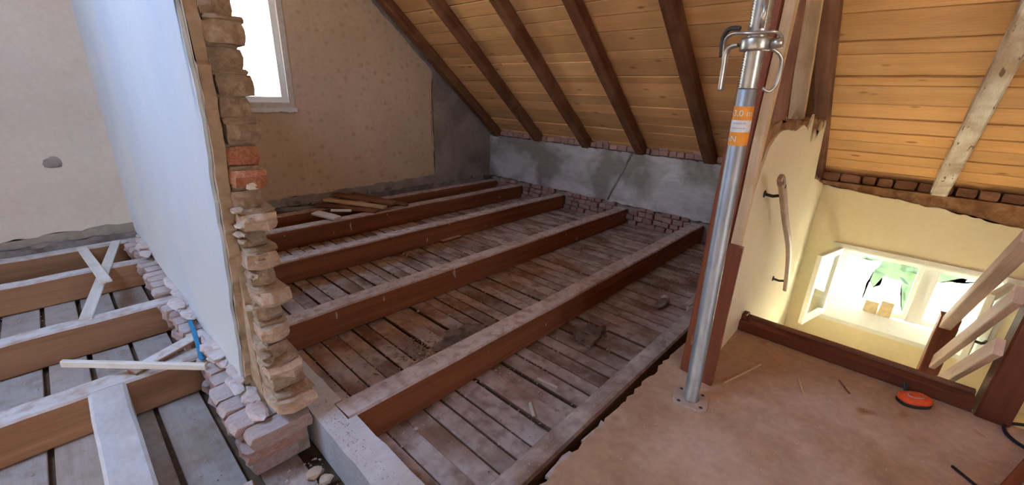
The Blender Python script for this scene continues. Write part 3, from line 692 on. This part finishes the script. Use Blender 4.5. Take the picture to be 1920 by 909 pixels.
lp('collar_nut', [(R+.001, 1.462), (.046, 1.464), (.048, 1.47), (.048, 1.498), (.046, 1.504), (R+.001, 1.506)], 'bright_zinc', 0, 24)
def pl_(a, r, z): return on(z)+px*r*math.cos(a)+py*r*math.sin(a)
va = math.atan2((Vector((0, 0, 1.3))-on(1.3)).dot(py), (Vector((0, 0, 1.3))-on(1.3)).dot(px))   # bearing from the tube towards the room
for zz, r_ in ((1.53, R), (1.66, .0255)):
    s_ = tube('slot', [pl_(va+.25, r_+.0005, zz), pl_(va+.25, r_+.0005, zz+.085)], .008, 'dark_metal' if zz > 1.6 else 'bright_zinc', pp, 8)
lugs = tube('nut_handle', spline([pl_(va-1.5, .054, 1.485), pl_(va-1.7, .085, 1.47), pl_(va-1.75, .088, 1.40), pl_(va-1.75, .088, 1.335)], 5), .013, 'bright_zinc', pp, 10, flat=.6)
tube('locking_pin', spline([pl_(va+1.3, .075, 1.50), pl_(va+.9, .068, 1.515), pl_(va+.3, .056, 1.515), pl_(va-.6, .058, 1.515), pl_(va-1.4, .075, 1.52), pl_(va-1.8, .10, 1.50), pl_(va-1.9, .10, 1.44)], 5), .006, 'bright_zinc', pp, 8)
tube('pin_arc', spline([pl_(va-1.0, .066, 1.532), pl_(va-1.5, .088, 1.535), pl_(va-1.8, .108, 1.51), pl_(va-1.9, .108, 1.45)], 5), .008, 'dark_metal', pp, 8)
tube('pin_loop', spline([pl_(va+1.5, .05, 1.47), pl_(va+1.7, .085, 1.44), pl_(va+1.8, .09, 1.37), pl_(va+1.7, .07, 1.335), pl_(va+1.6, .045, 1.345)], 5), .006, 'bright_zinc', pp, 8)
lugp = tube('nut_lug', [pl_(va+1.2, .05, 1.484), pl_(va+1.25, .082, 1.484)], .016, 'bright_zinc', pp, 10)
# sticker: orange, white, orange bands with the printed range
def band(name, z0, z1, m):
    bm = bmesh.new(); n = 22; A = []; B = []
    for i in range(n+1):
        a = va-1.75+3.4*i/n
        A.append(bm.verts.new(pl_(a, R+.0009, z0)-P0)); B.append(bm.verts.new(pl_(a, R+.0009, z1)-P0))
    for i in range(n): bm.faces.new((A[i], A[i+1], B[i+1], B[i]))
    return from_bm(name, bm, m, pp, P0, None, True)
ZS = 1.150
band('sticker', ZS, ZS+.047, 'orange_sticker'); band('sticker', ZS+.047, ZS+.088, 'white_sticker'); band('sticker', ZS+.088, ZS+.135, 'orange_sticker')
def wrap_text(txt, size, z, a0, m, name='sticker_print'):
    cu = bpy.data.curves.new('print', 'FONT'); cu.body = txt; cu.size = size; cu.align_x = 'CENTER'; cu.align_y = 'CENTER'
    to = bpy.data.objects.new('print', cu); COL.objects.link(to)
    dg = bpy.context.evaluated_depsgraph_get(); me = bpy.data.meshes.new_from_object(to.evaluated_get(dg))
    bpy.data.objects.remove(to); bpy.data.curves.remove(cu)
    for v in me.vertices:
        a = a0+v.co.x/R; v.co = pl_(a, R+.0016, z+v.co.y)-P0
    o = link(name, me, m, pp); place(o, P0); return o
wrap_text('-3,0 m', .029, ZS+.111, va-.15, 'white_sticker')
wrap_text('kN', .029, ZS+.022, va-.75, 'white_sticker')
for k in range(2):
    bm = bmesh.new(); z = ZS+.058+k*.017
    for j in range(14):
        a0 = va-.9+j*.10; a1 = a0+rnd(.05, .085)
        q = [bm.verts.new(pl_(a, R+.0015, zz)-P0) for a, zz in ((a0, z), (a1, z), (a1, z+.005), (a0, z+.005))]; bm.faces.new(q)
    from_bm('sticker_print', bm, 'grey_print', pp, P0)

# ================================================================== LOOSE THINGS
# pile of planks on the two joists by the gable
PZ = JT
pil = [((1.78, 4.50, .030), (1.90, 4.24, .001), .125, .022, 'batten_white', 'short pale board end at the front of the plank pile by the gable'),
       ((1.96, 4.86, .020), (2.36, 4.22, .003), .10, .026, 'stud_wood', 'lowest long brown plank in the pile beside the gable wall'),
       ((2.06, 4.86, .062), (2.46, 4.22, .030), .10, .026, 'fresh_lath', 'lighter plank lying slanted on the pile beside the gable wall'),
       ((2.18, 4.86, .108), (2.58, 4.20, .066), .12, .024, 'stud_wood', 'broad brown plank on top of the pile beside the gable wall'),
       ((2.40, 4.84, .085), (2.76, 4.22, .010), .06, .028, 'stud_wood', 'narrow brown plank leaning apart at the side of the gable pile'),
       ((1.93, 4.44, .040), (2.10, 4.32, .034), .05, .020, 'batten_white', 'small pale offcut wedged into the plank pile by the gable')]
for a, c, wd, ht, m, lb in pil:
    a, c = Vector(a)+Vector((0, 0, JT+.012)), Vector(c)+Vector((0, 0, JT+.012))
    tag(bar('loose_plank', a, c, wd, ht, m, seg=3, jit=.002), lb, 'plank', 'planks piled beside the gable wall')
tag(bar('board_scrap', (2.60, 3.365, BZ+.016), (2.86, 3.372, BZ+.016), .045, .028, 'joist_wood', seg=2), 'short red board scrap lying against the joist on the boarding', 'board')
# crossed laths on the left joists
tag(bar('loose_lath', (-.015, 4.72, -.012), (.05, 3.70, .016), .062, .012, 'batten_white', seg=3), 'pale lath lying across the left joists, on top of another lath', 'lath')
tag(bar('loose_lath', (.20, 4.80, -.020), (-.09, 3.24, -.022), .062, .012, 'batten_white', seg=3), 'pale lath lying across the left joists, beneath another lath', 'lath')
tag(bar('loose_batten', (-.19, 2.62, .045), (.27, 2.20, .012), .022, .034, 'batten_white', seg=3), 'thin white batten resting on the joist end beside the blue wall', 'batten')
tag(bar('loose_plank', (.02, 2.44, -.018), (.34, 2.56, .012), .07, .018, 'left_joist_wood', seg=3), 'dusty plank end under the thin white batten by the blue wall', 'plank')
tag(tube('blue_strip', spline([(.325, 2.88, .02), (.312, 2.70, .03), (.290, 2.45, .012), (.272, 2.30, .014), (.279, 2.27, .016)], 4), .011, 'blue_plastic', None, 8, flat=.4), 'narrow bright blue plastic strip lying on bricks beside the blue wall', 'strip')
tag(bar('board_scrap', (.06, 1.50, -.17), (.235, 1.47, -.145), .05, .075, 'left_joist_wood', seg=2), 'short upright board scrap on the boarding by the pink foundation bricks', 'board')
tag(bar('loose_lath', (1.60, 1.07, BZ+.01), (1.58, 1.20, BZ+.012), .018, .012, 'batten_white', seg=2), 'thin white splinter on the boarding beside the edge joist', 'splinter')
tag(bar('loose_lath', (1.34, 1.02, BZ+.01), (1.40, 1.10, BZ+.012), .018, .012, 'batten_white', seg=2), 'short pale splinter on the boarding near the trimmer plank', 'splinter')
# dirt heaps on the boarding
for (x, y, sx, sy, sz, m, lb) in ((1.55, 1.80, .34, .24, .045, 'dirt', 'dark dirt heap on boarding behind the notched joist'), (2.22, 1.25, .26, .16, .05, 'dirt', 'dark dirt heap on boarding between notched joist and edge joist')):
    tag(lump('dirt_heap', (x, y, BZ-.004), (sx, sy, sz), m, None, int(x*10), 4, .8), lb, 'dirt heap')
tag(lump('rubble_stone', (2.98, 1.09, BZ), (.17, .08, .06), 'dirt', None, 3, 3), 'grey rubble stone by edge joist behind the timber post', 'stone')
tag(lump('rubble_stone', (3.15, .90, BZ), (.28, .09, .10), 'mortar', None, 5, 3), 'long grey stone between the edge joist and timber post', 'stone')
tag(lump('rubble_stone', (3.10, 1.12, BZ), (.06, .06, .05), 'screed_edge', None, 9, 2), 'small pale pebble beside the long grey stone', 'stone')
# bigger lumps by the foot of the broken wall
k = 0
for x, y, s in ((.40, 1.36, .05), (.44, 1.46, .055), (.37, 1.30, .06), (.46, 1.40, .045), (.30, 1.22, .15), (.43, 1.28, .05), (.24, 1.32, .08), (.48, 1.28, .04), (.40, 1.10, .07), (.47, 1.20, .04)):
    k += 1
    tag(lump('brick_rubble', (x, y, BZ), (s*1.3, s, s*.8), 'buff_brick' if k % 3 else 'mortared_brick', None, k, 2), 'broken brick lump on the boards between brick wall foot and trimmer beam', 'rubble', 'brick rubble at the wall foot')
# broken sheets at the edge of the screed
for i, (xa, xb, lb) in enumerate(((1.22, 1.40, 'grey broken sheet piece jutting from the screed edge, the longer one'), (.98, 1.16, 'grey broken sheet piece jutting from the screed edge, next to the trimmer plank'))):
    sh = ragged([(xa, .60), (xb, .60), (xb-.01, .688), (xa+.01, .685)], .012, .04)
    tag(slab('sheet_piece', sh, -.068, -.055, 'xy', 'screed_edge', None, (xa, .64, -.06)), lb, 'sheet')
# strip on the knee wall
tag(bar('conduit_strip', (XK-.006, 2.43, .65), (XK-.006, 2.69, .03), .022, .012, 'dark_render', up=(1, 0, 0), seg=6, jit=.003), 'dark narrow strip running slanted down the grey knee wall', 'strip')
# window sill cartons
for ya, yb, z1, lb in ((-.185, -.085, -.405, 'wide cream box on the stair window ledge'), (-.285, -.195, -.375, 'taller cream box on the stair window ledge, beside a wide one')):
    c = empty('sill_box', (XK+.085, (ya+yb)/2, SZ0+.12)); tag(c, lb, 'box')
    box('body', (XK+.062, ya, SZ0+.121), (XK+.112, yb, z1), 'carton', c, bev=.003)
    box('lid', (XK+.060, ya-.002, z1), (XK+.114, yb+.002, z1+.018), 'torn_paper', c, bev=.002)
# tape measure
tm = tag(empty('tape_measure', (2.47, -.325, 0)), 'orange and black tape measure lying flat on the screed by the stair beam', 'tape measure')
def puck(name, prof, m, sx, sy, loc):
    bm = bmesh.new(); n = 36; rs = []
    for r, z in prof:
        rs.append([bm.verts.new((math.copysign(abs(math.cos(2*math.pi*i/n))**.8, math.cos(2*math.pi*i/n))*(sx*r), math.copysign(abs(math.sin(2*math.pi*i/n))**.8, math.sin(2*math.pi*i/n))*(sy*r), z)) for i in range(n)])
    for a, c in zip(rs, rs[1:]):
        for i in range(n): bm.faces.new((a[i], a[(i+1) % n], c[(i+1) % n], c[i]))
    bm.faces.new(rs[-1]); bm.faces.new(list(reversed(rs[0])))
    an = -.9
    return from_bm(name, bm, m, tm, loc, (Vector((math.cos(an), math.sin(an), 0)), Vector((-math.sin(an), math.cos(an), 0)), Vector((0, 0, 1))), True)
puck('grip', [(.93, 0.0005), (1.0, .004), (1.0, .016), (.97, .018)], 'black_plastic', .068, .044, (2.47, -.325, 0))
puck('casing', [(1.0, .018), (1.02, .022), (1.0, .034), (.9, .040), (.6, .042)], 'orange_plastic', .066, .042, (2.47, -.325, 0))
puck('emblem', [(.62, .042), (.62, .0428)], 'grey_print', .055, .034, (2.47, -.325, 0))
puck('emblem_ring', [(.50, .0428), (.50, .0434)], 'orange_plastic', .055, .034, (2.47, -.325, 0))
bar('belt_clip', (2.52, -.30, .012), (2.545, -.285, .05), .022, .010, 'black_plastic', tm, seg=2, jit=0)
# cable, sticks, pencil on the floor
cp = spline([(2.63, -.70, .012), (2.58, -.63, .008), (2.50, -.62, .008), (2.44, -.655, .008), (2.42, -.72, .008), (2.45, -.80, .009), (2.53, -.80, .022), (2.57, -.73, .016), (2.55, -.70, .014), (2.47, -.76, .010), (2.47, -.95, .008)], 8)
tag(tube('cable_coil', cp, .007, 'black_plastic', None, 8), 'dark cable coiled on the screed beside the thick railing post', 'cable')
tag(bar('red_stick', (1.93, -.53, .019), (2.39, -.69, .019), .035, .034, 'painted_redwood', seg=2, jit=.001), 'red-brown square stick lying on the screed near the cable', 'stick')
tag(tube('pencil', [(2.085, -.440, .006), (2.04, -.485, .006), (1.98, -.545, .006)], .0055, 'black_plastic', None, 6), 'thin dark pencil lying on the screed', 'pencil')
for i, (a, c, lb) in enumerate((((1.98, .36, .004), (2.28, .27, .004), 'long straw splinter at the foot of the timber post'), ((2.28, .10, .004), (2.16, .06, .004), 'bent straw splinter on the open screed'), ((2.42, -.05, .004), (2.33, -.10, .004), 'dark splinter on the screed near the stair beam'))):
    tag(bar('wood_splinter', a, c, .008, .005, 'fresh_lath' if i < 2 else 'stud_wood', seg=1, jit=0, bev=.001), lb, 'splinter')
# ---- loose crumbs (uncountable)
S = []
for q in range(9000):
    x, y = (rnd(.66, 4.7) if q % 2 else random.choice(GAPS)+rnd(-.016, .016)), rnd(.82, 4.7)
    if x > 4.7: continue
    if any(a-.005 < y < c+.005 for a, c in JY): continue
    n = noise.noise(Vector((x*1.7, y*1.7, 3)))
    if n < rnd(-.5, .4): continue
    S.append((x, y, BZ+.003, rnd(.003, .010) if random.random() < .92 else rnd(.010, .02)))
for _ in range(520):
    a = rnd(0, 6.28); r = abs(random.gauss(0, .13)); S.append((1.33+r*1.5*math.cos(a), 1.83+r*math.sin(a), BZ+.005, rnd(.004, .018)))
S = [q for q in S if not any(a-.012 < q[1] < c+.012 for a, c in JY)]
chip_field('plaster_crumbs', S, 'chips', 'pale plaster crumbs strewn over the boarding between the joists', 'crumbs')
S = []
for ya, yb in JY[:4]:
    for _ in range(260): S.append((rnd(.7, 4.7), rnd(ya+.015, yb-.015), JT+.002, rnd(.002, .006)))
for _ in range(420): S.append((rnd(.52, .59), .4+1.7*random.random(), JT+.002, rnd(.002, .006)))
chip_field('joist_crumbs', S, 'chips', 'fine pale crumbs lying along the tops of the right-hand joists', 'crumbs')
S = [(rnd(.6, 2.55), rnd(-.8, .60), 0, rnd(.0015, .005)) for _ in range(900)]
chip_field('screed_crumbs', S, 'screed_edge', 'tiny plaster crumbs on the screed floor', 'crumbs')
S = [(rnd(-.5, .2), rnd(1.3, 4.6), BZ+.003, rnd(.002, .008)) for _ in range(500)]
S += [(rnd(.25, .49), rnd(.9, 1.56), BZ+.002, rnd(.003, .014)) for _ in range(160)]
S = [s for s in S if not any(a-.01 < s[1] < c+.01 for a, c in LY) and not (-.16 < s[0] < .005 and s[1] < 2.4)]
chip_field('left_crumbs', S, 'chips', 'plaster crumbs on the pale boards left of the blue wall', 'crumbs')

# ---- outside, seen through the stair window
lw = tag(wall_boxes('ground', [((5.3, -9, -3.05), (18, 8, -3.0))], 'lawn'), kind='structure')
bm = bmesh.new()
for _ in range(5200):
    c = Vector((rnd(9.2, 10.6), rnd(-6, 3), rnd(-3, .6))); s = rnd(.05, .11)
    d = [Vector((rnd(-1, 1), rnd(-1, 1), rnd(-1, 1))).normalized()*s for _ in range(2)]
    bm.faces.new([bm.verts.new(c+d[0]), bm.verts.new(c+d[1]), bm.verts.new(c-d[0]), bm.verts.new(c-d[1])])
hd = tag(empty('garden_hedge', (9.9, -1.5, -3)), 'green leafy hedge outside the stair window', 'hedge')
me = bpy.data.meshes.new('leaves'); bm.to_mesh(me); bm.free(); lo_ = link('leaves', me, 'foliage', hd); place(lo_, (0, 0, 0)); lo_['kind'] = 'stuff'
cr = box('inner_growth', (9.5, -6, -2.99), (10.3, 3, .3), 'foliage', hd, jit=.1, bev=.1, seg=10)
